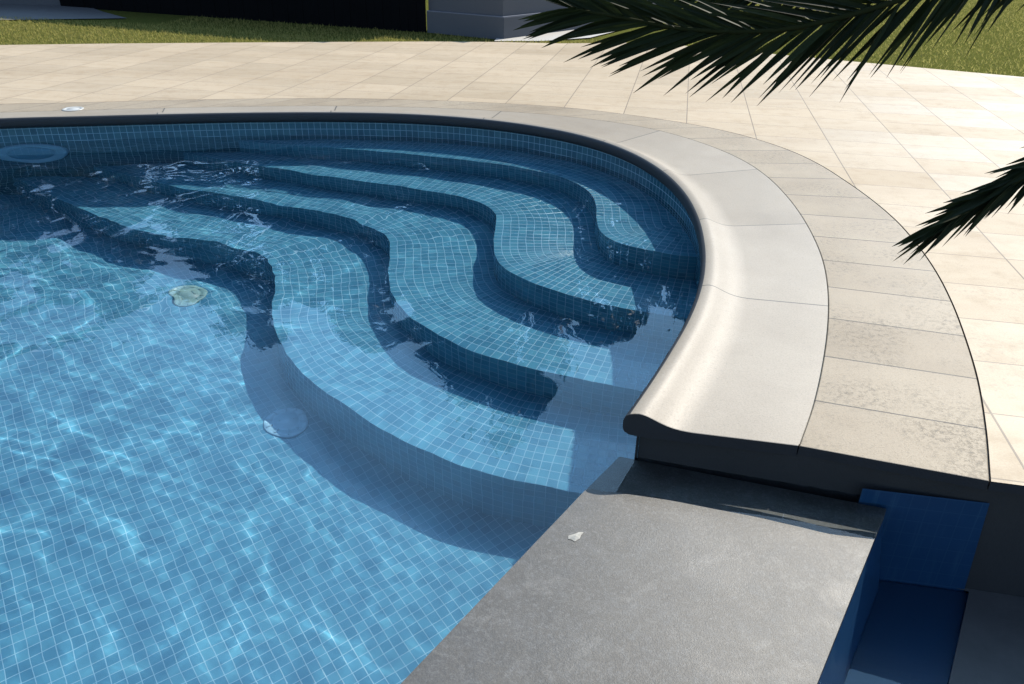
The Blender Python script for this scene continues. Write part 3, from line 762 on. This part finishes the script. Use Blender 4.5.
def frond(pts, n_leaf, len_fn, drop, seed, t0=.12, wid=.013, sides=(1, -1), ang0=R(52), ang1=R(22), sag=.25, upv=(0, 0, 1), lift=.15, bushy=False):
    """pts: rachis points base->tip.  leaflets leave it forward and outward."""
    r = np.random.default_rng(seed)
    P = [Vector(p) for p in pts]
    # dense rachis
    pp = []
    for i in range(len(P) - 1):
        a = P[max(i - 1, 0)]; b = P[i]; c = P[i + 1]; d = P[min(i + 2, len(P) - 1)]
        for k in range(12):
            t = k / 12; pp.append(.5 * (2 * b + (c - a) * t + (2 * a - 5 * b + 4 * c - d) * t * t + (3 * b - a - 3 * c + d) * t ** 3))
    pp.append(P[-1])
    m = len(pp)
    rb = MB(); rb.tube([tuple(q) for q in pp], [.013 * (1 - .8 * i / (m - 1)) + .001 for i in range(m)], 7)
    rac = rb.build('frond', M_RACHIS, palm, True)
    lb = MB(); up0 = Vector(upv).normalized()
    for k in range(n_leaf):
        f = t0 + (1 - t0) * (k + .5) / n_leaf; x = f * (m - 1); i = min(int(x), m - 2); o = pp[i].lerp(pp[i + 1], x - i)
        tan = (pp[i + 1] - pp[i]).normalized(); side = tan.cross(up0).normalized(); up = side.cross(tan)
        for s in sides:
            L = len_fn(f) * r.uniform(.86, 1.08); an = ang0 + (ang1 - ang0) * f + r.normal(0, .07)
            d = (tan * math.cos(an) + side * s * math.sin(an) + up * ((lift + r.normal(0, .06)) if not bushy else r.uniform(-.3, .3))).normalized()
            w = wid * r.uniform(.8, 1.2); nrm = (up + side * s * .3 + Vector(r.normal(0, .25, 3))).normalized(); wd = d.cross(nrm).normalized()
            V = []; NSEG = 6
            for j in range(NSEG + 1):
                q = j / NSEG; c = o + d * L * q + Vector((0, 0, -1)) * (sag * L * q * q) ; ww = w * (.45 + 1.0 * q if q < .35 else .80 * (1 - ((q - .35) / .65) ** 1.6) + .02)
                V += [tuple(c - wd * ww), tuple(c - nrm * ww * .35), tuple(c + wd * ww)]
            F = []
            for j in range(NSEG):
                a = 3 * j; F += [(a, a + 3, a + 4, a + 1), (a + 1, a + 4, a + 5, a + 2)]
            lb.add(V, F)
    lb.build('leaflets', M_PALM, rac)
    return rac

# frond across the top of the picture: from the crown to the left
frA = frond([(2.30, 1.98, 1.250), (2.097, 2.121, 1.440), (1.759, 2.248, 1.506), (1.45, 2.259, 1.489), (1.244, 2.224, 1.425), (1.064, 2.188, 1.359), (.859, 2.152, 1.295), (.653, 2.131, 1.255), (.446, 2.13, 1.254), (.265, 2.144, 1.278), (.148, 2.152, 1.295)],
            96, lambda f: (.25 + .06 * f) * (1 - .5 * f ** 6), .3, 1, .2, .0105, (1, -1), R(42), R(17), .08, (0, -1, .25), .05, True)
frC = frond([(2.33, 2.02, 1.25), (2.12, 2.24, 1.50), (1.78, 2.37, 1.575), (1.46, 2.39, 1.57), (1.24, 2.37, 1.52), (1.05, 2.35, 1.465), (.86, 2.34, 1.41), (.66, 2.33, 1.375), (.48, 2.33, 1.37), (.32, 2.34, 1.385)],
            110, lambda f: .25 * (1 - .5 * f ** 6), .3, 7, .2, .0115, (1, -1), R(42), R(17), .08, (0, -1, .25), .05, True)
tag(frC, 'second frond overlapping just above the long one')
tag(frA, 'long frond reaching left across the top, dark against the light')
frB = frond([(2.30, 1.98, 1.25), (2.047, 2.117, 1.305), (1.721, 2.054, 1.189), (1.472, 1.985, 1.064), (1.323, 1.927, .975), (1.196, 1.886, .905), (1.09, 1.852, .850)], 64, lambda f: .20 * (1 - .25 * f), .3, 2, .3, .010, (1, -1), R(26), R(6), .05, (0, -1, .25), .05, True)
tag(frB, 'short drooping frond tip at the right edge')
for k, (a, e, L) in enumerate([(-5, .5, 1.1), (-40, .7, 1.15), (-75, .35, 1.0), (-110, .6, 1.1), (-150, .5, 1.0), (20, .9, 1.0), (-20, 1.2, .9)]):
    a = R(a); pts = []
    for j in range(6):
        q = j / 5; pts.append((2.32 + L * q * math.cos(a), 1.98 + L * q * math.sin(a), 1.24 + e * q - .9 * q * q))
    frond(pts, 40, lambda f: .30 * (1 - .45 * f ** 2), .3, 10 + k, .15, .011, (1, -1), R(55), R(16), .2)

# ================================================================== CAUSTIC RECEIVERS
for o in list(pool.children) + [cap] + list(weir.children):
    if o.type == 'MESH': o.cycles.is_caustics_receiver = True
    for c in o.children: c.cycles.is_caustics_receiver = True

# ================================================================== LIGHT, SKY, CAMERA
sd = Vector((math.sin(R(SUN_AZ)) * math.cos(R(SUN_EL)), math.cos(R(SUN_AZ)) * math.cos(R(SUN_EL)), math.sin(R(SUN_EL))))
L = bpy.data.lights.new('sun', 'SUN'); L.energy = 4.2; L.angle = R(.5); L.color = (1, .925, .80)
lo = bpy.data.objects.new('sun', L); COL.objects.link(lo); lo.location = sd * 50
lo.rotation_euler = sd.to_track_quat('Z', 'Y').to_euler(); L.cycles.is_caustics_light = True

W = bpy.data.worlds.new('World'); sc.world = W; W.use_nodes = True; wt = W.node_tree
bg = wt.nodes['Background']; sky = wt.nodes.new('ShaderNodeTexSky'); sky.sky_type = 'NISHITA'; sky.sun_disc = False
sky.sun_elevation = R(SUN_EL); sky.sun_rotation = R(SUN_AZ); sky.air_density = 1.0; sky.dust_density = 1.2; sky.ozone_density = 2.0
gen = wt.nodes.new('ShaderNodeTexCoord')
def wn(k, **kw):
    q = wt.nodes.new(k)
    for a, v in kw.items(): setattr(q, a, v)
    return q
# unseen bright patch added to the sky ahead, lifts water reflection and pool shade
dt = wn('ShaderNodeVectorMath', operation='DOT_PRODUCT'); wt.links.new(gen.outputs['Generated'], dt.inputs[0]); dt.inputs[1].default_value = (math.sin(R(14)) * math.cos(R(42)), math.cos(R(14)) * math.cos(R(42)), math.sin(R(42)))
mr = wn('ShaderNodeMapRange', interpolation_type='SMOOTHSTEP'); wt.links.new(dt.outputs['Value'], mr.inputs['Value']); mr.inputs['From Min'].default_value = .62; mr.inputs['From Max'].default_value = .97
cn = wn('ShaderNodeTexNoise'); cn.inputs['Scale'].default_value = 2.4; cn.inputs['Detail'].default_value = 5; cn.inputs['Roughness'].default_value = .5; wt.links.new(gen.outputs['Generated'], cn.inputs['Vector'])
cr_ = wn('ShaderNodeMapRange', interpolation_type='SMOOTHSTEP'); wt.links.new(cn.outputs['Fac'], cr_.inputs['Value']); cr_.inputs['From Min'].default_value = .30; cr_.inputs['From Max'].default_value = .62; cr_.inputs['To Min'].default_value = .35
mu = wn('ShaderNodeMath', operation='MULTIPLY'); wt.links.new(mr.outputs[0], mu.inputs[0]); wt.links.new(cr_.outputs[0], mu.inputs[1])
mxs = wn('ShaderNodeMix', data_type='RGBA'); wt.links.new(mu.outputs[0], mxs.inputs[0]); wt.links.new(sky.outputs[0], mxs.inputs[6]); mxs.inputs[7].default_value = (4.5, 8.7, 13.8, 1)
wt.links.new(mxs.outputs[2], bg.inputs[0]); bg.inputs[1].default_value = .13

cam = bpy.data.cameras.new('camera'); co = bpy.data.objects.new('camera', cam); COL.objects.link(co)
cam.sensor_width = 36; cam.lens = 773.866 / 1024 * 36; cam.clip_start = .05; cam.clip_end = 1000
pitch, roll = R(28.7687), R(1.01565)
fw = Vector((0, math.cos(pitch), -math.sin(pitch))); rt = Vector((1, 0, 0)); up = rt.cross(fw)
r2 = rt * math.cos(roll) + up * math.sin(roll); u2 = -rt * math.sin(roll) + up * math.cos(roll)
mw = Matrix((( r2.x, u2.x, -fw.x, 0), (r2.y, u2.y, -fw.y, 0), (r2.z, u2.z, -fw.z, 1.5), (0, 0, 0, 1)))
co.matrix_world = mw; sc.camera = co

sc.render.engine = 'CYCLES'
sc.cycles.use_denoising = True
sc.cycles.max_bounces = 10; sc.cycles.transmission_bounces = 8; sc.cycles.diffuse_bounces = 4; sc.cycles.glossy_bounces = 4
sc.cycles.caustics_refractive = True; sc.cycles.caustics_reflective = False
sc.cycles.sample_clamp_indirect = 4.0
vs = sc.view_settings; vs.view_transform = 'Standard'; vs.look = 'None'; vs.exposure = 0.9; vs.gamma = 1.0; vs.use_curve_mapping = False
